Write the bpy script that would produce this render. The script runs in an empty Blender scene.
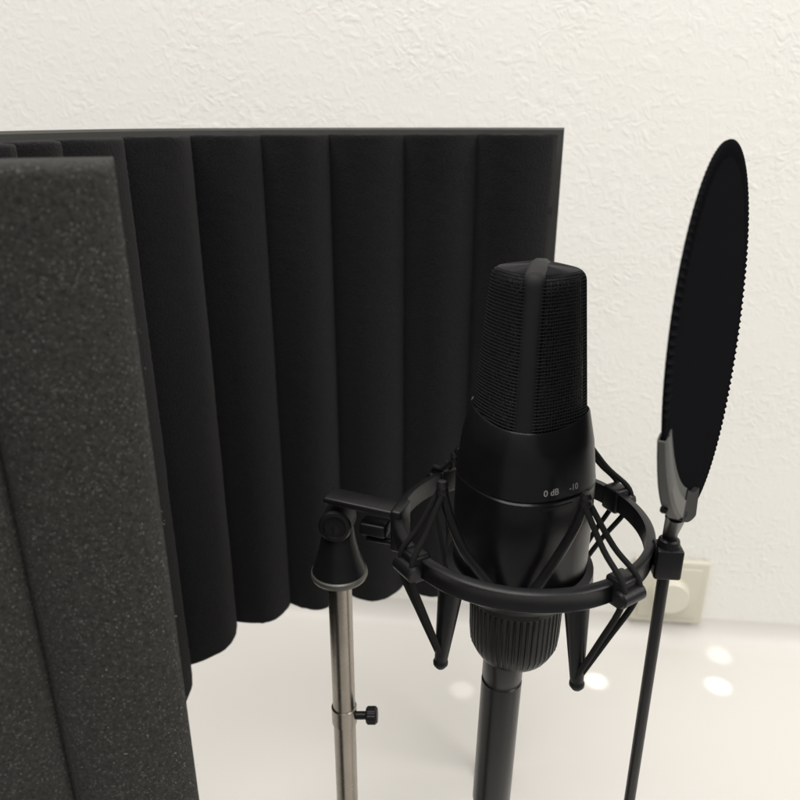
import bpy, bmesh, math, random
from mathutils import Vector, Matrix, noise
random.seed(7)
PI = math.pi
R = math.radians
scn = bpy.context.scene
col = scn.collection
CZ = 0.557                      # camera height over the desk
# ------------------------------------------------------------------ helpers
def tag(o, label=None, cat=None, group=None, kind=None):
    if label: o['label'] = label
    if cat: o['category'] = cat
    if group: o['group'] = group
    if kind: o['kind'] = kind
    return o
def thing(name, label, cat, loc=(0, 0, 0)):
    o = bpy.data.objects.new(name, None); col.objects.link(o)
    o.location = loc; o.empty_display_size = 0.02
    return tag(o, label, cat)
def obj(name, bm, mat, parent=None, smooth=True, sharp=35):
    """link a bmesh given in world coordinates as one mesh object"""
    bmesh.ops.recalc_face_normals(bm, faces=bm.faces[:])
    me = bpy.data.meshes.new(name); bm.to_mesh(me); bm.free()
    if smooth:
        me.shade_smooth(); me.set_sharp_from_angle(angle=R(sharp))
    me.materials.append(mat)
    o = bpy.data.objects.new(name, me); col.objects.link(o)
    if parent:
        o.parent = parent
        o.matrix_parent_inverse = Matrix.Translation(-Vector(world_loc(parent)))
    return o
def world_loc(o):
    v = Vector(o.location) if o.type == 'EMPTY' else Vector((0, 0, 0))
    return v
def W(x, y, z): return Vector((x, y, z + CZ))
def frame_of(d):
    d = d.normalized()
    a = Vector((0, 0, 1)) if abs(d.z) < .95 else Vector((1, 0, 0))
    u = d.cross(a).normalized(); v = u.cross(d).normalized()
    return u, v
def spline(pts, n):
    pts = [Vector(p) for p in pts]; out = []
    P = [pts[0] * 2 - pts[1]] + pts + [pts[-1] * 2 - pts[-2]]
    for i in range(1, len(P) - 2):
        p0, p1, p2, p3 = P[i - 1:i + 3]
        for k in range(n):
            t = k / n
            out.append(.5 * ((2 * p1) + (p2 - p0) * t + (2 * p0 - 5 * p1 + 4 * p2 - p3) * t * t + (3 * p1 - p0 - 3 * p2 + p3) * t ** 3))
    out.append(pts[-1]); return out
def tube(bm, pts, r, seg=14, closed=False):
    pts = [Vector(p) for p in pts]; n = len(pts)
    rr = r if isinstance(r, (list, tuple)) else [r] * n
    rings = []; u = None
    for i, p in enumerate(pts):
        if closed: d = pts[(i + 1) % n] - pts[i - 1]
        else: d = pts[min(i + 1, n - 1)] - pts[max(i - 1, 0)]
        d.normalize()
        if u is None: u, v = frame_of(d)
        u = (u - d * u.dot(d)).normalized(); v = d.cross(u)
        rings.append([bm.verts.new(p + rr[i] * (math.cos(2 * PI * k / seg) * u + math.sin(2 * PI * k / seg) * v)) for k in range(seg)])
    for i in range(n if closed else n - 1):
        a, b = rings[i], rings[(i + 1) % n]
        for k in range(seg): bm.faces.new((a[k], a[(k + 1) % seg], b[(k + 1) % seg], b[k]))
    if not closed:
        bm.faces.new(rings[0]); bm.faces.new(rings[-1][::-1])
def lathe(bm, prof, o, axis=Vector((0, 0, 1)), seg=48, mod=None):
    """prof: (radius, height) pairs from one end to the other, round o"""
    u, v = frame_of(axis); ax = axis.normalized(); rings = []
    for r, h in prof:
        ring = []
        for k in range(seg):
            a = 2 * PI * k / seg
            q = r * (mod(a, h) if mod else 1)
            ring.append(bm.verts.new(Vector(o) + ax * h + q * (math.cos(a) * u + math.sin(a) * v)))
        rings.append(ring)
    for a, b in zip(rings, rings[1:]):
        for k in range(seg): bm.faces.new((a[k], a[(k + 1) % seg], b[(k + 1) % seg], b[k]))
    bm.faces.new(rings[0]); bm.faces.new(rings[-1][::-1])
def box(bm, c, s, rot=None, bev=.0008, seg=2):
    t = bmesh.new(); bmesh.ops.create_cube(t, size=1)
    bmesh.ops.scale(t, vec=Vector(s), verts=t.verts)
    if bev: bmesh.ops.bevel(t, geom=t.edges[:], offset=bev, segments=seg, affect='EDGES', profile=.5)
    m = Matrix.Translation(Vector(c)) @ (rot.to_4x4() if rot else Matrix())
    bmesh.ops.transform(t, matrix=m, verts=t.verts)
    me = bpy.data.meshes.new('tmp'); t.to_mesh(me); t.free(); bm.from_mesh(me); bpy.data.meshes.remove(me)
def loft(bm, sections, cap=True, close=True):
    rings = [[bm.verts.new(p) for p in s] for s in sections]
    n = len(rings[0])
    for a, b in zip(rings, rings[1:]):
        for k in range(n if close else n - 1): bm.faces.new((a[k], a[(k + 1) % n], b[(k + 1) % n], b[k]))
    if cap: bm.faces.new(rings[0]); bm.faces.new(rings[-1][::-1])
    return rings
# ------------------------------------------------------------------ materials
def mat(name, color, rough=.5, metal=0, bump=None, spec=.5, var=None, coat=0):
    m = bpy.data.materials.new(name); m.use_nodes = True
    nt = m.node_tree; b = nt.nodes['Principled BSDF']
    b.inputs['Base Color'].default_value = (*color, 1); b.inputs['Roughness'].default_value = rough
    b.inputs['Metallic'].default_value = metal; b.inputs['Specular IOR Level'].default_value = spec
    b.inputs['Coat Weight'].default_value = coat
    tc = nt.nodes.new('ShaderNodeTexCoord')
    if bump:
        sc, st, dist = bump
        n = nt.nodes.new('ShaderNodeTexNoise'); n.inputs['Scale'].default_value = sc; n.inputs['Detail'].default_value = 4
        bp = nt.nodes.new('ShaderNodeBump'); bp.inputs['Strength'].default_value = st; bp.inputs['Distance'].default_value = dist
        nt.links.new(tc.outputs['Object'], n.inputs['Vector']); nt.links.new(n.outputs['Fac'], bp.inputs['Height'])
        nt.links.new(bp.outputs['Normal'], b.inputs['Normal'])
    if var:
        sc, c2, rv = var
        n = nt.nodes.new('ShaderNodeTexNoise'); n.inputs['Scale'].default_value = sc; n.inputs['Detail'].default_value = 6
        mx = nt.nodes.new('ShaderNodeMix'); mx.data_type = 'RGBA'
        mx.inputs['A'].default_value = (*color, 1); mx.inputs['B'].default_value = (*c2, 1)
        nt.links.new(tc.outputs['Object'], n.inputs['Vector']); nt.links.new(n.outputs['Fac'], mx.inputs['Factor'])
        nt.links.new(mx.outputs['Result'], b.inputs['Base Color'])
        mr = nt.nodes.new('ShaderNodeMapRange'); mr.inputs['To Min'].default_value = rough - rv; mr.inputs['To Max'].default_value = rough + rv
        nt.links.new(n.outputs['Fac'], mr.inputs['Value']); nt.links.new(mr.outputs['Result'], b.inputs['Roughness'])
    return m
def foam_mat(name, dark, light, speck, thresh, vs=1100):
    m = bpy.data.materials.new(name); m.use_nodes = True
    nt = m.node_tree; L = nt.links; N = nt.nodes.new; b = nt.nodes['Principled BSDF']
    b.inputs['Roughness'].default_value = 1; b.inputs['Specular IOR Level'].default_value = .1
    b.inputs['Sheen Weight'].default_value = .06; b.inputs['Sheen Roughness'].default_value = .5
    tc = N('ShaderNodeTexCoord')
    n1 = N('ShaderNodeTexNoise'); n1.inputs['Scale'].default_value = 900; n1.inputs['Detail'].default_value = 3; n1.inputs['Roughness'].default_value = .7
    n2 = N('ShaderNodeTexNoise'); n2.inputs['Scale'].default_value = 28; n2.inputs['Detail'].default_value = 4
    v = N('ShaderNodeTexVoronoi'); v.inputs['Scale'].default_value = vs
    for t in (n1, n2, v): L.new(tc.outputs['Object'], t.inputs['Vector'])
    r1 = N('ShaderNodeMapRange'); r1.inputs['From Min'].default_value = .3; r1.inputs['From Max'].default_value = .72
    L.new(n1.outputs['Fac'], r1.inputs['Value'])
    m1 = N('ShaderNodeMix'); m1.data_type = 'RGBA'; m1.inputs['A'].default_value = (*dark, 1); m1.inputs['B'].default_value = (*light, 1)
    L.new(r1.outputs['Result'], m1.inputs['Factor'])
    # dust caught in some of the open cells, denser in worn patches
    sp = N('ShaderNodeSeparateColor'); L.new(v.outputs['Color'], sp.inputs['Color'])
    ad = N('ShaderNodeMath'); ad.operation = 'MULTIPLY_ADD'; ad.inputs[1].default_value = .35; L.new(n2.outputs['Fac'], ad.inputs[0]); L.new(sp.outputs['Red'], ad.inputs[2])
    gt = N('ShaderNodeMapRange'); gt.inputs['From Min'].default_value = thresh; gt.inputs['From Max'].default_value = thresh + .12
    L.new(ad.outputs[0], gt.inputs['Value'])
    ds = N('ShaderNodeMapRange'); ds.inputs['From Min'].default_value = .55; ds.inputs['From Max'].default_value = .2
    L.new(v.outputs['Distance'], ds.inputs['Value'])
    mu = N('ShaderNodeMath'); mu.operation = 'MULTIPLY'; L.new(gt.outputs['Result'], mu.inputs[0]); L.new(ds.outputs['Result'], mu.inputs[1])
    m2 = N('ShaderNodeMix'); m2.data_type = 'RGBA'; m2.inputs['B'].default_value = (*speck, 1)
    L.new(mu.outputs[0], m2.inputs['Factor']); L.new(m1.outputs['Result'], m2.inputs['A']); L.new(m2.outputs['Result'], b.inputs['Base Color'])
    bp = N('ShaderNodeBump'); bp.inputs['Strength'].default_value = .7; bp.inputs['Distance'].default_value = .0012
    L.new(n1.outputs['Fac'], bp.inputs['Height']); L.new(bp.outputs['Normal'], b.inputs['Normal'])
    return m
def plaster_mat():
    m = bpy.data.materials.new('rough_white_plaster'); m.use_nodes = True
    nt = m.node_tree; L = nt.links; N = nt.nodes.new; b = nt.nodes['Principled BSDF']
    b.inputs['Roughness'].default_value = .75; b.inputs['Specular IOR Level'].default_value = .25
    tc = N('ShaderNodeTexCoord')
    n1 = N('ShaderNodeTexNoise'); n1.inputs['Scale'].default_value = 88; n1.inputs['Detail'].default_value = 6; n1.inputs['Distortion'].default_value = .9; n1.inputs['Roughness'].default_value = .5
    n2 = N('ShaderNodeTexNoise'); n2.inputs['Scale'].default_value = 230; n2.inputs['Detail'].default_value = 5
    n3 = N('ShaderNodeTexNoise'); n3.inputs['Scale'].default_value = 7; n3.inputs['Detail'].default_value = 2
    for t in (n1, n2, n3): L.new(tc.outputs['Object'], t.inputs['Vector'])
    ri = N('ShaderNodeMath'); ri.operation = 'SUBTRACT'; ri.inputs[1].default_value = .5; L.new(n1.outputs['Fac'], ri.inputs[0])
    ab = N('ShaderNodeMath'); ab.operation = 'ABSOLUTE'; L.new(ri.outputs[0], ab.inputs[0])
    sm = N('ShaderNodeMapRange'); sm.interpolation_type = 'SMOOTHSTEP'; sm.inputs['From Max'].default_value = .2; L.new(ab.outputs[0], sm.inputs['Value'])
    ad = N('ShaderNodeMath'); ad.operation = 'MULTIPLY_ADD'; ad.inputs[1].default_value = .8; L.new(n2.outputs['Fac'], ad.inputs[0]); L.new(sm.outputs['Result'], ad.inputs[2])
    bp = N('ShaderNodeBump'); bp.inputs['Strength'].default_value = PLASTER[0]; bp.inputs['Distance'].default_value = PLASTER[1]
    n4 = N('ShaderNodeTexNoise'); n4.inputs['Scale'].default_value = 13; n4.inputs['Detail'].default_value = 3; L.new(tc.outputs['Object'], n4.inputs['Vector'])
    st = N('ShaderNodeMapRange'); st.inputs['From Min'].default_value = .35; st.inputs['From Max'].default_value = .68; st.inputs['To Min'].default_value = .12; st.inputs['To Max'].default_value = PLASTER[0]
    L.new(n4.outputs['Fac'], st.inputs['Value']); L.new(st.outputs['Result'], bp.inputs['Strength'])
    L.new(ad.outputs[0], bp.inputs['Height']); L.new(bp.outputs['Normal'], b.inputs['Normal'])
    mx = N('ShaderNodeMix'); mx.data_type = 'RGBA'; mx.inputs['A'].default_value = (.81, .80, .755, 1); mx.inputs['B'].default_value = (.83, .82, .785, 1)
    L.new(n3.outputs['Fac'], mx.inputs['Factor']); L.new(mx.outputs['Result'], b.inputs['Base Color'])
    return m
PLASTER = (.31, .0018)
M = {
 'plaster': plaster_mat(),
 'desk': mat('white_desk_lacquer', (.655, .637, .602), .38, bump=(60, .05, .002), spec=.3, var=(4, (.685, .667, .635), .06)),
 'foam': foam_mat('charcoal_foam', (.0062, .0061, .0068), (.0145, .0143, .0152), (.03, .03, .03), 1.16),
 'dusty': foam_mat('dusty_foam', (.0185, .0183, .0168), (.054, .0535, .049), (.16, .158, .146), .99, 1900),
 'board': mat('grey_board', (.035, .036, .034), .6, bump=(400, .15, .001), var=(90, (.05, .05, .046), .08)),
 'satin': mat('black_satin_paint', (.0050, .0050, .0060), .30, bump=(1600, .06, .0005), spec=.36, var=(120, (.008, .008, .009), .06)),
 'matte': mat('matte_black_paint', (.0075, .0075, .0085), .62, bump=(1400, .1, .0005), spec=.3, var=(150, (.012, .012, .013), .08)),
 'wire': mat('black_mesh_wire', (.009, .009, .010), .45, metal=.2, spec=.3, var=(150, (.016, .016, .017), .1)),
 'liner': mat('fine_inner_mesh', (.008, .008, .008), .34, metal=.85, bump=(1300, 1, .0012), var=(420, (.13, .13, .13), .1)),  # glints behind the grille are put into the colour as paler specks
 'plastic': mat('black_plastic', (.006, .006, .007), .38, bump=(900, .08, .0006), spec=.32, var=(100, (.010, .010, .011), .07)),
 'rubber': mat('black_elastic', (.007, .007, .007), .75, bump=(2500, .3, .0006), spec=.3),
 'grey': mat('worn_grey_plastic', (.070, .070, .066), .5, bump=(700, .12, .0006), var=(140, (.095, .094, .086), .08)),
 'cloth': mat('black_mesh_cloth', (.0075, .0075, .0088), .95, bump=(3000, .5, .0005), spec=0, var=(500, (.0095, .0095, .0108), .04)),
 'steel': mat('brushed_steel', (.36, .33, .29), .28, metal=1, bump=(700, .04, .0004), var=(60, (.27, .245, .21), .08)),
 'rim': mat('worn_metal_rim', (.20, .195, .175), .42, metal=.6, bump=(600, .12, .0005), var=(120, (.10, .1, .09), .1)),
 'cream': mat('aged_cream_plastic', (.58, .555, .455), .42, bump=(300, .05, .0006), var=(40, (.62, .595, .50), .06)),
 'cream_light': mat('cream_knob_plastic', (.66, .64, .545), .36, bump=(300, .05, .0006)),
 'print': mat('white_print', (.30, .30, .30), .6),
 'lint': mat('pale_lint', (.40, .40, .37), .9),
}
# ------------------------------------------------------------------ setting: wall and desk
YAW = R(6)
wdir = Vector((math.cos(YAW), -math.sin(YAW), 0)); wnor = Vector((-math.sin(YAW), -math.cos(YAW), 0))
wp = Vector((.306, .69, 0))
def on_wall(s, z, off=0): return wp + wdir * s + wnor * off + Vector((0, 0, z + CZ))
bm = bmesh.new()
loft(bm, [[on_wall(-1.6, -CZ - .3, o), on_wall(1.2, -CZ - .3, o), on_wall(1.2, .9, o), on_wall(-1.6, .9, o)] for o in (0, -.1)])
tag(obj('wall', bm, M['plaster'], smooth=False), kind='structure')
bm = bmesh.new()
CR = .028
prof = [(-.72, 0)] + [(-CR + CR * math.sin(k * PI / 28) - .0003, CR - CR * math.cos(k * PI / 28)) for k in range(15)]
prof = [(-.85, -.028), (-.85, -.004), (-.8488, -.0012), (-.846, 0)] + prof + [(-.0002, CR + .0002), (-.0001, -.028)]
loft(bm, [[on_wall(sx, -CZ + h, -o) for o, h in prof] for sx in (-1.3, 1.0)])
tag(obj('desk', bm, M['desk'], sharp=25), kind='structure')
# ------------------------------------------------------------------ wave foam
def wave_foam(cusps, z0, z1, amp, back, n=14, nz=150, jit=.00022, powr=.62, seed=0, amps=None, rnd=.001):
    """scalloped foam: one rounded rib between each two cusps of the plan curve; returns bmesh and rear curve"""
    dense = spline([Vector((x, y, 0)) for x, y in cusps], n)
    fr, nr = [], []
    m = len(dense)
    for i, p in enumerate(dense):
        d = (dense[min(i + 1, m - 1)] - dense[max(i - 1, 0)]).normalized()
        nr.append(Vector((d.y, -d.x, 0)))
        ph = (i % n) / n
        A = amps[min(i // n, len(amps) - 1)] if amps else amp
        fr.append(A * max(0, math.sin(PI * ph)) ** powr)
    zs = [z1, z1 - .3 * rnd, z1 - rnd] + [z1 - rnd - (z1 - z0 - .001 - rnd) * k / nz for k in range(1, nz)] + [z0 + .001, z0 + .0003, z0]
    ins = [1.4 * rnd, .5 * rnd] + [0] * (len(zs) - 4) + [.0005, .0014]
    bm = bmesh.new(); secs = []
    for zi, z in enumerate(zs):
        ring = []
        for i in range(m):
            w = .0006 * noise.noise(Vector((dense[i].x * 40, dense[i].y * 40, z * 25 + seed)))
            w += jit * random.uniform(-1, 1)
            ring.append(dense[i] + nr[i] * (fr[i] - ins[zi] + w) + Vector((0, 0, z + CZ + (random.uniform(-1, 1) * jit if zi < 3 or zi > len(zs) - 4 else 0))))
        for i in reversed(range(0, m, max(1, n // 3))):
            ring.append(dense[i] - nr[i] * back + Vector((0, 0, z + CZ)))
        secs.append(ring)
    loft(bm, secs)
    return bm, dense, nr
def board(dense, nr, o0, o1, z0, z1, ext0, ext1):
    d = [p.copy() for p in dense]
    d[0] += (d[0] - d[1]).normalized() * ext0; d[-1] += (d[-1] - d[-2]).normalized() * ext1
    bm = bmesh.new(); secs = []
    b = .0012
    for z, ins in ((z1 + CZ, b), (z1 + CZ - b, 0), (z0 + CZ + b, 0), (z0 + CZ, b)):
        up = Vector((0, 0, z)); secs.append([p - k * (o0 + ins) + up for p, k in zip(d, nr)] + [p - k * (o1 - ins) + up for p, k in reversed(list(zip(d, nr)))])
    loft(bm, secs); return bm
H = .33
shield_cusps = [(-.415, .50), (-.435, .63), (-.445, .75), (-.448, .86), (-.446, .985), (-.417, 1.155), (-.349, 1.288), (-.243, 1.352), (-.128, 1.397), (.008, 1.42), (.143, 1.425), (.286, 1.405)]
cus = [(x * H, y * H) for x, y in shield_cusps]
sh = thing('acoustic_shield', 'large curved black acoustic shield with tall wavy foam ribs, behind the microphone', 'acoustic shield', (.085, .487, 0))
bm, dn, nr = wave_foam(cus, -.3318, -.0078, .0135, .016, powr=.8, amps=[.014] * 7 + [.0165, .017, .0165, .0155, .0155])
obj('foam_lining', bm, M['foam'], sh, sharp=60)
obj('backing_board', board(dn, nr, .0162, .0225, -.331, -.0043, .003, .0046), M['board'], sh, sharp=40)
bm = bmesh.new()
tube(bm, [W(.0855, .4985, -.12), W(.0855, .4985, -CZ + .011)], .0062, 20)
obj('support_pole', bm, M['plastic'], sh)
bm = bmesh.new(); lathe(bm, [(.0005, .012), (.0085, .012), (.010, .006), (.016, .004), (.016, .0)], (.0855, .4985, .0002))
obj('foot_flange', bm, M['plastic'], sh)
# the near panel: yawed so that its cut edge runs straight away from the camera
c, s = math.cos(R(21)), math.sin(R(21))
pc = []
p0 = Vector((-.0672, .18))
t = 0
for st in (0, .036, .043, .043, .043, .043): t += st; pc.append((p0.x - c * t, p0.y - s * t))
pc = pc[::-1]
near = thing('foam_panel', 'dusty grey wave foam panel standing in front of the curved black shield', 'foam panel', (p0.x - c * .1, p0.y - s * .1, 0))
bm, dn, nr = wave_foam(pc, -CZ + .0006, -.0088, .0085, .02, n=18, nz=420, jit=.00016, powr=.5, seed=5, rnd=.0024)
wf = obj('foam_lining', bm, M['dusty'], near, sharp=60)
obj('backing_board', board(dn, nr, .0205, .0255, -CZ + .0006, -.0130, -.001, -.003), M['board'], near, sharp=40)
bm = bmesh.new()                                             # lint caught on the face and along the cut edge
for k in range(520):
    edge = k < 150
    i = len(dn) - 1 - (random.randint(0, 3) if edge else random.randint(1, 52))
    ph = (i % 18) / 18
    z = random.uniform(-.33, -.012) if not edge else random.uniform(-.28, -.012)
    z = z if random.random() < .6 else -.10 - abs(random.gauss(0, .06))
    P = dn[i] + nr[i] * (.0085 * math.sin(PI * ph) ** .5 + .0002) + Vector((random.uniform(-.001, .001), 0, z + CZ))
    d = Vector((random.gauss(0, 1), random.gauss(0, .3), random.gauss(0, 1.3))).normalized()
    L_ = random.uniform(.0002, .0006) * (2.2 if random.random() < .04 else 1)
    tube(bm, [P - d * L_ / 2, P + nr[i] * .0001, P + d * L_ / 2], random.uniform(.00003, .00007), 4)
tag(obj('lint', bm, M['lint'], near), kind='stuff')
# ------------------------------------------------------------------ microphone
MX, MY = .0514, .27
CAMA = math.atan2(-MY, -MX)                                  # plan angle from the microphone to the camera
SA = CAMA - R(4)                                             # the strap's side
mic = thing('microphone', 'black tapered condenser microphone with mesh grille, held upright in the shock mount', 'microphone', (MX, MY, CZ - .19))
def rad(a, e):                                               # flat faces, rounded corners; one corner lies under the strap
    ca, sa = math.cos(a - SA - PI / 4), math.sin(a - SA - PI / 4)
    return (abs(ca) ** e + abs(sa) ** e) ** (-1 / e)
def sec(r, z, n=96, e=3.1):
    return [W(MX + r * rad(2 * PI * k / n, e) * math.cos(2 * PI * k / n), MY + r * rad(2 * PI * k / n, e) * math.sin(2 * PI * k / n), z) for k in range(n)]
def head_r(z):                                               # grille radius: narrower towards the top
    t = (z + .109) / (.0605)
    return .0199 - .0049 * t
def cap(off=0, n=96, zb=-.109):
    S = [sec(head_r(zb) - off, zb, n)]
    k = 0; z = zb
    while z < -.0553:
        z = min(z + .00128, -.0553); S.append(sec(head_r(z) - off, z, n))
    r0 = head_r(-.0553) - off
    for k in range(1, 6):
        a = k * PI / 10
        S.append(sec(r0 - .0032 * (1 - math.cos(a)), -.0553 + (.0042 - off * .8) * math.sin(a), n))
    rt = r0 - .0032
    for k in range(1, 10): S.append(sec(rt * (1 - k / 10.), -.0553 + (.0042 - off * .8) + .0014 * (k / 10), n))
    return S
bm = bmesh.new(); loft(bm, cap(0, 100))
g = obj('grille', bm, M['wire'], mic, smooth=False)
w = g.modifiers.new('wires', 'WIREFRAME'); w.thickness = .00052; w.use_even_offset = False
bm = bmesh.new(); loft(bm, cap(.0014, 72)); obj('inner_mesh', bm, M['liner'], g)
# strap: an arch over the top, from one side to the other
bm = bmesh.new(); secs = []
u = Vector((math.cos(SA), math.sin(SA), 0)); v = Vector((-u.y, u.x, 0))
arch = []; CF = rad(SA, 3.1)
for k in range(24): z = -.1095 + (.0542) * k / 23; arch.append((head_r(z) * CF - .0002, z))
r0 = head_r(-.0553) * CF - .0002
for k in range(1, 7):
    a = k * PI / 12; arch.append((r0 - .0036 * (1 - math.cos(a)), -.0553 + .0048 * math.sin(a)))
full = [(q[0], q[1]) for q in arch] + [(r0 - .0090, -.0497), (0, -.0493)]
full = full + [(-q[0], q[1]) for q in reversed(full[:-1])]
for i, (x, z) in enumerate(full):
    d = Vector((full[min(i + 1, len(full) - 1)][0] - full[max(i - 1, 0)][0], full[min(i + 1, len(full) - 1)][1] - full[max(i - 1, 0)][1]))
    d.normalize(); nn = Vector((-d.y, d.x)) * -1
    if nn.dot(Vector((x, z + .10))) < 0: nn = -nn
    hw = .0035 - .0004 * min(1, max(0, (z + .109) / .06)); th = .0006
    P = lambda o, y: W(MX, MY, 0) + u * (x + nn.x * o) + v * y + Vector((0, 0, z + nn.y * o))
    secs.append([P(-.0032, -hw - .0012), P(-.0007, -hw - .0006), P(th, -hw + .0014), P(th, hw - .0014), P(-.0007, hw + .0006), P(-.0032, hw + .0012)])
loft(bm, secs); obj('strap', bm, M['matte'], mic, sharp=50)
# body and collar (the collar rises to a pointed shoulder on either side of the strap)
BE = 2.5
bm = bmesh.new()
S = [sec(r, z, 120, e) for r, z, e in [(.0191, -.1125, 3.1), (.0198, -.1082, 3.1), (.0206, -.1078, 3.0), (.0212, -.1084, 2.9), (.0240, -.1165, 2.6), (.0246, -.1180, BE), (.0263, -.1330, BE), (.0265, -.1342, BE), (.0260, -.1350, BE)]]
for sct in S[1:4]:                                           # the collar's edge rises to a point at the side corners
    for k, p in enumerate(sct):
        a = 2 * PI * k / 120 - SA; p.z += .0034 * abs(math.sin(a)) ** 6 - .0006
loft(bm, S, cap=True)
obj('collar', bm, M['satin'], mic, sharp=28)
bm = bmesh.new()
loft(bm, [sec(r, z, 120, BE) for r, z in [(.0259, -.1352), (.0265, -.1359), (.0268, -.150), (.0267, -.172), (.0262, -.1775), (.025, -.1790)]])
obj('lower_body', bm, M['satin'], mic, sharp=30)
def text_on_body(name, txt, a0, z, size, parent, m):
    cu = bpy.data.curves.new(name, 'FONT'); cu.body = txt; cu.size = size; cu.resolution_u = 3; cu.offset = .00006
    to = bpy.data.objects.new(name + '_tmp', cu); col.objects.link(to)
    bpy.context.view_layer.update()
    me = bpy.data.meshes.new_from_object(to.evaluated_get(bpy.context.evaluated_depsgraph_get()))
    bpy.data.objects.remove(to); bpy.data.curves.remove(cu)
    b = bmesh.new(); b.from_mesh(me); bpy.data.meshes.remove(me)
    bmesh.ops.subdivide_edges(b, edges=b.edges[:], cuts=1)
    for q in b.verts:
        a = a0 + q.co.x / .0272; zz = z + q.co.y
        r = (.0263 - .0017 * (zz + .1330) / .0150 if zz > -.1330 else .0264) * rad(a, BE) + .00008
        q.co = W(MX + r * math.cos(a), MY + r * math.sin(a), zz)
    return obj(name, b, m, parent, smooth=False)
text_on_body('level_marking', '0 dB', CAMA + R(16), -.1322, .0036, mic, M['print'])
text_on_body('level_marking', '-10', CAMA + R(41), -.1322, .0036, mic, M['print'])
bm = bmesh.new()                                             # slot of the pad switch under the print
secs = []
for k in range(13):
    a = CAMA + R(15 + 30 * k / 12)
    d = Vector((math.cos(a), math.sin(a), 0)); o = W(MX, MY, -.1378) + d * .0265 * rad(a, BE)
    secs.append([o - d * .001 + Vector((0, 0, -.0007)), o + d * .0005 + Vector((0, 0, -.0006)), o + d * .0005 + Vector((0, 0, .0006)), o - d * .001 + Vector((0, 0, .0007))])
loft(bm, secs); obj('pad_switch', bm, M['plastic'], mic)
# ------------------------------------------------------------------ shock mount
mt = thing('shock_mount', 'black ring shock mount with elastic cords and a ribbed nut, carrying the condenser microphone', 'shock mount', (MX, MY, CZ - .2))
RZ, RR = -.161, .0522
def polar(a, r, z): return W(MX + r * math.cos(a), MY + r * math.sin(a), z)
bm = bmesh.new()
prof = [(-.0017, .0044), (.0012, .0044), (.0019, .0036), (.0013, .0026), (.0013, -.0026), (.0019, -.0036), (.0012, -.0044), (-.0017, -.0044), (-.0019, 0)]
n = 120; rings = []
for k in range(n):
    a = 2 * PI * k / n; rings.append([bm.verts.new(polar(a, RR + x, RZ + z)) for x, z in prof])
for k in range(n):
    A, B = rings[k], rings[(k + 1) % n]
    for j in range(len(prof)): bm.faces.new((A[j], A[(j + 1) % len(prof)], B[(j + 1) % len(prof)], B[j]))
obj('ring', bm, M['plastic'], mt, sharp=50)
bm = bmesh.new()
lathe(bm, [(.0005, -.1795), (.024, -.1795), (.0285, -.1765), (.0315, -.1775), (.0318, -.182), (.029, -.1855), (.022, -.188), (.0205, -.190), (.0005, -.190)], W(MX, MY, 0), seg=64)
obj('cradle', bm, M['plastic'], mt, sharp=40)
def rib(a, h):
    if -.2215 < h < -.1955: return 1 + .020 * (1 if math.sin(a * 46) > .1 else -.4)
    return 1
bm = bmesh.new()
lathe(bm, [(.0005, -.1885), (.0196, -.1885), (.0205, -.190), (.0205, -.1945), (.0200, -.1952), (.0200, -.197), (.0197, -.212), (.0192, -.218), (.0176, -.2222), (.0162, -.2245), (.0135, -.2268), (.0005, -.2268)], W(MX, MY, 0), seg=46 * 8, mod=rib)
obj('ring_nut', bm, M['plastic'], mt, sharp=30)
clips = []
CA = [R(212), R(304), R(28), R(124)]
LA = [R(216), R(299), R(44), R(128)]
tops = [(-.0355, -.0252, -.1300), (.0165, -.0345, -.1300), (.029, .029, -.130), (-.026, .034, -.146)]
tips = [(-.0345, -.0255, -.2110), (.0205, -.0345, -.2140), (.030, .030, -.212), (-.027, .033, -.212)]
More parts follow.
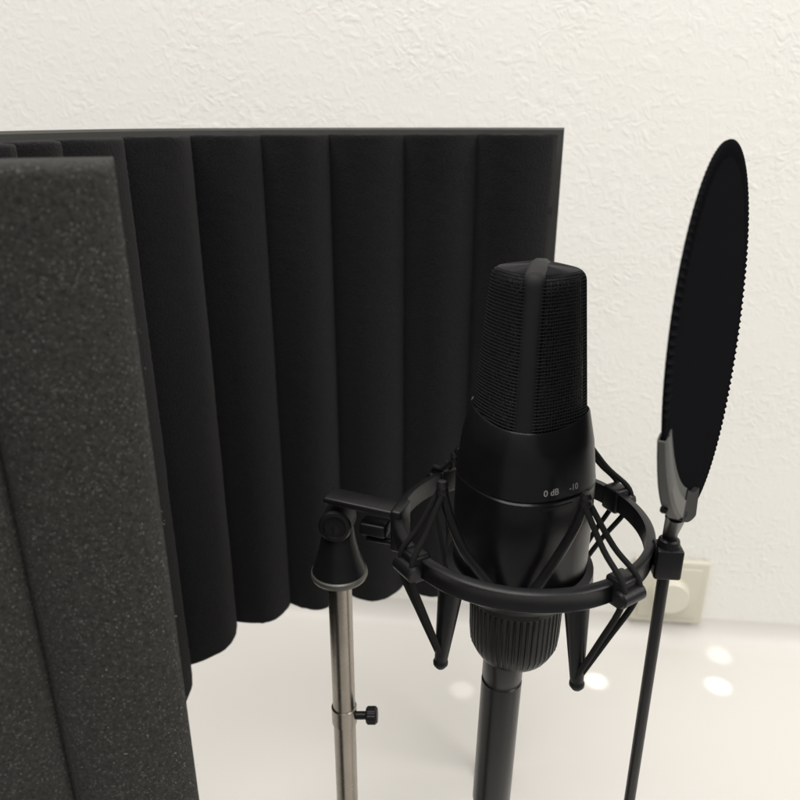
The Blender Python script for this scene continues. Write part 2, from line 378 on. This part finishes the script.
for i in range(4):
    a = CA[i]
    rot = Matrix.Rotation(a, 3, 'Z')
    b = bmesh.new()
    box(b, polar(a, RR + .0012, RZ), (.0085, .0092, .0118), rot, .0014, 3)
    tang = Vector((-math.sin(a), math.cos(a), 0))
    lathe(b, [(.0003, -.0062), (.0026, -.0062), (.0034, -.0054), (.0034, .0054), (.0026, .0062), (.0003, .0062)], polar(a, RR + .0052, RZ - .0005), tang, 20)
    clips.append(obj('clip', b, M['plastic'], mt, sharp=40))
    tp = W(MX + tops[i][0], MY + tops[i][1], tops[i][2]); bt = W(MX + tips[i][0], MY + tips[i][1], tips[i][2])
    ra = math.atan2(tops[i][1], tops[i][0]); rad = Vector((math.cos(ra), math.sin(ra), 0)); R0 = math.hypot(tops[i][0], tops[i][1])
    # curved upper arm
    b = bmesh.new()
    sd = 1 if i in (0, 2) else -1
    pth = spline([tp + Vector((0, 0, .0008)), polar(ra + sd * .05, R0 - .002, -.141), polar(ra + sd * .18, R0 - .0055, -.156), polar(ra + sd * .42, .0325, -.170), polar(ra + sd * .62, .0302, -.1785)], 6)
    tube(b, pth, [.0017 + .0006 * (k / len(pth)) for k in range(len(pth))], 12)
    lathe(b, [(.0003, -.0030), (.0020, -.0028), (.0026, -.001), (.0020, .0005), (.0024, .0018), (.0016, .0034), (.0003, .0036)], tp, Vector((0, 0, 1)), 18)
    obj('arm', b, M['plastic'], mt)
    # tapered lower prong
    b = bmesh.new()
    ptop = polar(math.atan2(tips[i][1], tips[i][0]), math.hypot(*tips[i][:2]) - .0045, -.1765)
    pp = [ptop.lerp(bt, k / 10) for k in range(11)]
    tube(b, pp, [.0052 - .0026 * (k / 10) for k in range(11)], 18)
    box(b, polar(math.atan2(tips[i][1], tips[i][0]), .0315, -.1790), (.014, .0075, .0045), Matrix.Rotation(math.atan2(tips[i][1], tips[i][0]), 3, 'Z'), .001, 2)
    lathe(b, [(.0003, -.0026), (.0020, -.0022), (.0031, -.0006), (.0031, .0008), (.0022, .0024), (.0003, .0026)], bt, Vector((0, 0, 1)), 18)
    obj('prong', b, M['plastic'], mt)
    # elastic: one cord either side of the clip, down to the prong's tip and up to the arm's knob
    b = bmesh.new()
    for sg in (-1, 1):
        k1 = polar(a, RR + .0050, RZ) + tang * sg * .0040
        sag = Vector((math.cos(a), math.sin(a), 0)) * .0006
        low = bt + Vector((0, 0, .0030)) + tang * sg * .0014
        up = tp + Vector((0, 0, -.0002)) + tang * sg * .0012
        tube(b, spline([up, up.lerp(k1, .5) + sag, k1 + Vector((0, 0, .0052)), k1 - Vector((0, 0, .0052)), k1.lerp(low, .5) + sag * 2, low], 6), .00118, 10)
    obj('elastic_cord', b, M['rubber'], mt)
# swivel joint on the ring's side, and the threaded cup that sits on the stand
JX, JY, JZ = -.0280, .286, -.168
b = bmesh.new()
d0 = Vector((JX - .004, JY, 0)); d1 = Vector((MX - RR + .002, MY + .004, 0)); dd = d1 - d0; ang = math.atan2(dd.y, dd.x)
mid = (d0 + d1) / 2
rot = Matrix.Rotation(ang, 3, 'Z')
box(b, W(mid.x, mid.y, -.1555), (dd.length, .011, .0034), rot @ Matrix.Rotation(R(2), 3, 'Y'), .0012, 3)
box(b, W(d1.x - .001, d1.y, -.163), (.0052, .013, .020), rot, .0014, 3)
box(b, W(mid.x + .0045, mid.y - .0015, -.1665), (.0125, .0085, .0062), rot, .0014, 3)
tube(b, [W(mid.x + .001, mid.y - .001, -.1725), W(d1.x, d1.y - .001, -.1715)], .0014, 10)
obj('bracket_arm', b, M['plastic'], mt, sharp=40)
b = bmesh.new()
vaxis = Vector((-.1, -1, .15)).normalized()
lathe(b, [(.0003, -.0085), (.0066, -.0085), (.0074, -.0075), (.0074, .0065), (.0066, .0078), (.0052, .0080), (.0050, .0066), (.0003, .0064)], W(JX, JY, JZ), vaxis, 36)
obj('swivel_hub', b, M['plastic'], mt, sharp=30)
b = bmesh.new()
lathe(b, [(.0003, -.1655), (.0058, -.1655), (.0068, -.1680), (.0078, -.1765), (.0095, -.1845), (.0118, -.1915), (.0126, -.1938), (.0003, -.1938)], W(JX, JY, 0), seg=48)
cup = obj('threaded_cup', b, M['plastic'], mt, sharp=30)
b = bmesh.new()
lathe(b, [(.0003, -.1930), (.0122, -.1930), (.0130, -.1938), (.0132, -.1952), (.0126, -.1966), (.0108, -.1972), (.0003, -.1972)], W(JX, JY, 0), seg=48)
obj('rim', b, M['rim'], cup, sharp=30)
# ------------------------------------------------------------------ microphone stand
st = thing('microphone_stand', 'slim brushed steel stand pole rising to the swivel joint left of the microphone', 'microphone stand', (JX, JY, 0))
b = bmesh.new(); tube(b, [W(JX, JY, -.1972), W(JX, JY, -.375)], .0056, 28); obj('pole', b, M['steel'], st)
b = bmesh.new(); tube(b, [W(JX, JY, -.365), W(JX, JY, -CZ + .014)], .0078, 28); obj('lower_tube', b, M['plastic'], st)
b = bmesh.new(); lathe(b, [(.0003, -.2735), (.0058, -.2735), (.0063, -.2740), (.0063, -.2835), (.0058, -.2840), (.0003, -.2840)], W(JX, JY, 0), seg=40); obj('collar', b, M['steel'], st, sharp=30)
b = bmesh.new(); lathe(b, [(.0003, .016), (.03, .015), (.075, .008), (.08, .004), (.08, 0), (.0003, 0)], Vector((JX, JY, .0004)), seg=64); obj('round_base', b, M['plastic'], st, sharp=30)
b = bmesh.new()
lathe(b, [(.0003, .006), (.0020, .006), (.0020, .0108), (.0036, .0112), (.0042, .0120), (.0042, .0158), (.0034, .0168), (.0003, .0170)], W(JX, JY - .001, -.2790), Vector((1, -.06, .06)), 64, lambda a, h: 1 + (.05 if h > .0115 and h < .0165 and math.sin(a * 16) > 0 else 0))
obj('clutch_knob', b, M['plastic'], st, sharp=30)
# ------------------------------------------------------------------ cable and plug
pl = thing('microphone_cable', 'black cable with a round metal-bodied plug hanging below the ribbed nut of the mount', 'cable', (.049, .2695, CZ - .3))
PX, PY = .0520, .2695
b = bmesh.new()
lathe(b, [(.0003, -.2240), (.0088, -.2240), (.0092, -.2246), (.0092, -.2395), (.0088, -.2402), (.0088, -.2412), (.0093, -.2418), (.0093, -.316), (.0085, -.321), (.0003, -.321)], W(PX, PY, 0), Vector((.02, 0, 1)), 40)
# keep the leaning plug under the nut
obj('plug', b, M['satin'], pl, sharp=30)
b = bmesh.new()
lathe(b, [(.0003, -.3205), (.0072, -.3205), (.0060, -.330), (.0046, -.342), (.0003, -.342)], W(PX, PY, 0), Vector((.02, 0, 1)), 30); obj('strain_relief', b, M['rubber'], pl)
b = bmesh.new()
tube(b, spline([W(.0452, PY, -.338), W(.0442, PY, -.38), W(.05, PY - .004, -.45), W(.09, PY - .02, -.535), W(.16, PY - .05, -CZ + .0033), W(.3, PY - .09, -CZ + .0033), W(.5, PY - .10, -CZ + .0033)], 10), .003, 12); obj('cord', b, M['rubber'], pl)
# ------------------------------------------------------------------ pop filter
PC = W(.10685, .24238, -.06887); PFR = .0630
pn = Vector((math.cos(-.5637) * math.cos(.0565), math.sin(-.5637) * math.cos(.0565), math.sin(.0565)))
pu = pn.cross(Vector((0, 0, 1))).normalized(); pw = pu.cross(pn).normalized()     # pu points back to the camera side
RX, RY = .1055, .2470
pf = thing('pop_filter', 'round black mesh pop filter seen nearly edge-on, clamped to the shock mount ring', 'pop filter', (RX, RY, CZ - .162))
def disc_pt(ph, r, off=0): return PC + r * (math.sin(ph) * pu - math.cos(ph) * pw) + pn * off
bm = bmesh.new()
NS = 450; rings = []
teeth = 150
def disc_ring(r, off, scal):
    out = []
    for k in range(NS * 2):
        ph = 2 * PI * k / (NS * 2)
        st = max(0, math.cos(teeth * ph)) if scal and not R(5) < ph < R(80) else 0       # whip stitches over the rim stand proud on the front
        out.append(bm.verts.new(disc_pt(ph, r + scal * .5 * st, off + (.0006 * st if off > 0 or (scal and off == 0) else 0))))
    return out
seq = [(.0008, .0005, 0), (.02, .0006, 0), (.045, .0006, 0), (.058, .0005, 0), (.0590, .0007, .0001), (.0618, .0008, .0003), (.0628, .0005, .0007), (.0631, 0, .00075), (.0628, -.0005, .0007), (.0618, -.0008, .0003), (.0590, -.0007, .0001), (.058, -.0005, 0), (.045, -.0006, 0), (.02, -.0006, 0), (.0008, -.0005, 0)]
rr = [disc_ring(*q) for q in seq[:4]]
def skin(rr, caps):
    for A, B in zip(rr, rr[1:]):
        n = len(A)
        for k in range(n): bm.faces.new((A[k], A[(k + 1) % n], B[(k + 1) % n], B[k]))
    if caps: bm.faces.new(rr[0]); bm.faces.new(rr[-1])
rr += [disc_ring(*q) for q in seq[11:]]
skin(rr, True); obj('mesh_screen', bm, M['cloth'], pf, sharp=40)
bm = bmesh.new(); rr = [disc_ring(*q) for q in [(.0579, .0004, 0)] + seq[4:11] + [(.0579, -.0004, 0)]]
skin(rr, False); obj('stitched_rim', bm, M['cloth'], pf, sharp=40)
# grey saddle that grips the lower rim on the camera's side
bm = bmesh.new(); S = []
SL = .0010
for k in range(25):
    f = k / 24; ph = R(34 + 41 * f)
    wd = .0028 - .0013 * f; lip = .0580 + .0020 * f ** .8; out = .0648 - .0005 * f
    S.append([disc_pt(ph, lip, wd), disc_pt(ph, lip, SL), disc_pt(ph, .0637, SL), disc_pt(ph, .0637, -SL), disc_pt(ph, lip, -SL), disc_pt(ph, lip, -wd),
              disc_pt(ph, out - .001, -wd), disc_pt(ph, out, -wd * .6), disc_pt(ph, out, wd * .6), disc_pt(ph, out - .001, wd)])
loft(bm, S); sd_ = obj('saddle', bm, M['grey'], pf, sharp=40)
bm = bmesh.new(); S = []
for k in range(25):                                          # darker inner lip
    f = k / 24; ph = R(34.5 + 41 * f)
    lip = .0580 + .0020 * f ** .8; wd = .0024 - .0011 * f; l2 = lip - .0040 + .0022 * f
    S.append([disc_pt(ph, l2, SL), disc_pt(ph, l2, wd), disc_pt(ph, lip + .001, wd), disc_pt(ph, lip + .001, SL)])
loft(bm, S); obj('inner_lip', bm, M['board'], sd_, sharp=40)
bm = bmesh.new(); S = []
for k in range(9):
    ph = R(10 + 24 * k / 8)
    S.append([disc_pt(ph, .0545, .0028), disc_pt(ph, .0545, SL), disc_pt(ph, .0637, SL), disc_pt(ph, .0637, -SL), disc_pt(ph, .0545, -SL), disc_pt(ph, .0545, -.0028), disc_pt(ph, .0648, -.0028), disc_pt(ph, .0648, .0028)])
loft(bm, S)
lathe(bm, [(.0003, -.0012), (.0008, -.0011), (.0012, -.0005), (.0012, .0005), (.0008, .0011), (.0003, .0012)], disc_pt(R(45), .0652, -.0012), pn, 16)
obj('saddle_block', bm, M['rubber'], pf, sharp=40)
bm = bmesh.new()
nk = disc_pt(R(30), .0625)
tube(bm, [nk, nk.lerp(W(RX, RY, -.150), .5), W(RX, RY, -.150), W(RX, RY, -.159)], [.0034, .0031, .0028, .0027], 18)
obj('neck', bm, M['plastic'], pf)
bm = bmesh.new()
ra = math.atan2(RY - MY, RX - MX); rot = Matrix.Rotation(ra + R(18), 3, 'Z')
box(bm, W(RX, RY, -.1625), (.0105, .0098, .0132), rot, .0010, 3)
lathe(bm, [(.0003, 0), (.0046, 0), (.0040, .0030), (.0032, .0036), (.0003, .0036)], W(RX, RY, -.1562), seg=24)
obj('clamp_block', bm, M['plastic'], pf, sharp=35)
bm = bmesh.new()
rd = Vector((math.cos(ra), math.sin(ra), 0)); tg = Vector((-rd.y, rd.x, 0))
a0 = W(MX, MY, 0) + rd * (RR + .0026)
S = []
for k in range(9):
    f = k / 8
    q = a0.lerp(W(RX, RY, 0) - rd * .004, f); hw = .0075 - .0028 * f; hz = .0058 - .0006 * f
    S.append([q + tg * hw + Vector((0, 0, -.161 + hz)), q - tg * hw + Vector((0, 0, -.161 + hz)), q - tg * hw + Vector((0, 0, -.1635 - hz)), q + tg * hw + Vector((0, 0, -.1635 - hz))])
loft(bm, S); bmesh.ops.bevel(bm, geom=bm.edges[:], offset=.0004, affect='EDGES')
obj('clamp_bracket', bm, M['grey'], pf, sharp=35)
bm = bmesh.new()
tube(bm, [W(RX, RY, -.166), W(RX, RY, -.3395), W(RX, RY, -.3405)], [.0024, .0024, .0018], 20)
obj('rod', bm, M['plastic'], pf, sharp=35)
# ------------------------------------------------------------------ dimmer on the wall
th = R(21); F = 729.0
def wall_hit(px, py):
    u_, v_ = (px - 400) / F, (400 - py) / F
    d = Vector((u_, math.cos(th) + v_ * math.sin(th), -math.sin(th) + v_ * math.cos(th)))
    return d * (wp.dot(wnor) / d.dot(wnor))
h0 = wall_hit(667, 588)
sw = thing('dimmer_switch', 'cream square wall dimmer switch with a round knob on the white plaster wall', 'light switch', (h0.x, h0.y, h0.z + CZ))
wrot = Matrix((wdir, -wnor, Vector((0, 0, 1)))).transposed()
ctr = Vector((h0.x, h0.y, h0.z + CZ))
bm = bmesh.new(); box(bm, ctr + wnor * .0045, (.080, .008, .080), wrot, .0025, 4); plate = obj('plate', bm, M['cream'], sw, sharp=50)
bm = bmesh.new(); box(bm, ctr + wnor * .0090, (.064, .0022, .064), wrot, .0009, 3); obj('inset_frame', bm, M['cream'], plate, sharp=50)
bm = bmesh.new()
lathe(bm, [(.0005, .0095), (.0215, .0095), (.0215, .0108), (.0198, .0112), (.0190, .0205), (.0180, .0215), (.0005, .0216)], ctr, wnor, 64); obj('knob', bm, M['cream_light'], sw, sharp=35)
# ------------------------------------------------------------------ camera
cd = bpy.data.cameras.new('camera'); cam = bpy.data.objects.new('camera', cd); col.objects.link(cam)
cam.location = (0, 0, CZ); cam.rotation_euler = (R(90 - 21), 0, 0)
cd.sensor_width = 36; cd.lens = F / 800 * 36; cd.clip_start = .01; cd.clip_end = 50
cd.dof.use_dof = True; cd.dof.focus_distance = .30; cd.dof.aperture_fstop = 16
scn.camera = cam
# ------------------------------------------------------------------ light: room bounce, ceiling lamps, narrow spots added for the pale pools on the desk
w = bpy.data.worlds.new('World'); scn.world = w; w.use_nodes = True
w.node_tree.nodes['Background'].inputs['Color'].default_value = (1, .985, .955, 1)
w.node_tree.nodes['Background'].inputs['Strength'].default_value = AMB if 'AMB' in globals() else .22
def area(name, loc, aim, size, power, color=(1, .97, .935)):
    l = bpy.data.lights.new(name, 'AREA'); l.shape = 'RECTANGLE'; l.size, l.size_y = size; l.energy = power; l.color = color
    o = bpy.data.objects.new(name, l); col.objects.link(o); o.location = loc
    o.rotation_euler = (Vector(aim) - Vector(loc)).to_track_quat('-Z', 'Y').to_euler(); return o
area('ceiling_lamp', (-.35, -.2, 2.2), (.0, .7, .5), (1.8, 1.3), 43)
area('side_lamp', (1.5, -.35, 1.55), (.1, .6, .35), (1.1, 1.1), 22)
def desk_hit(px, py):
    u_, v_ = (px - 400) / F, (400 - py) / F
    d = Vector((u_, math.cos(th) + v_ * math.sin(th), -math.sin(th) + v_ * math.cos(th)))
    t = -CZ / d.z; return Vector((d.x * t, d.y * t, 0))
for px, py, pw_, rad in ((719, 656, 8, .0145), (718, 686, 18, .0140), (596, 681, 18, .0130), (462, 690, 5, .014)):  # added spot lamps with no known source, each putting a pale pool on the desk
    h = desk_hit(px, py)
    l = bpy.data.lights.new('added_desk_spot', 'SPOT'); l.energy = pw_; l.color = (1, .98, .93); l.shadow_soft_size = .004
    o = bpy.data.objects.new('added_desk_spot', l); col.objects.link(o)
    o.location = h + Vector((.03, -.06, .75)); o.rotation_euler = (h - o.location).to_track_quat('-Z', 'Y').to_euler()
    l.spot_size = 2 * math.atan(rad / .75); l.spot_blend = .5
scn.view_settings.view_transform = 'Standard'; scn.view_settings.look = 'None'
scn.view_settings.exposure = .05; scn.view_settings.gamma = 1
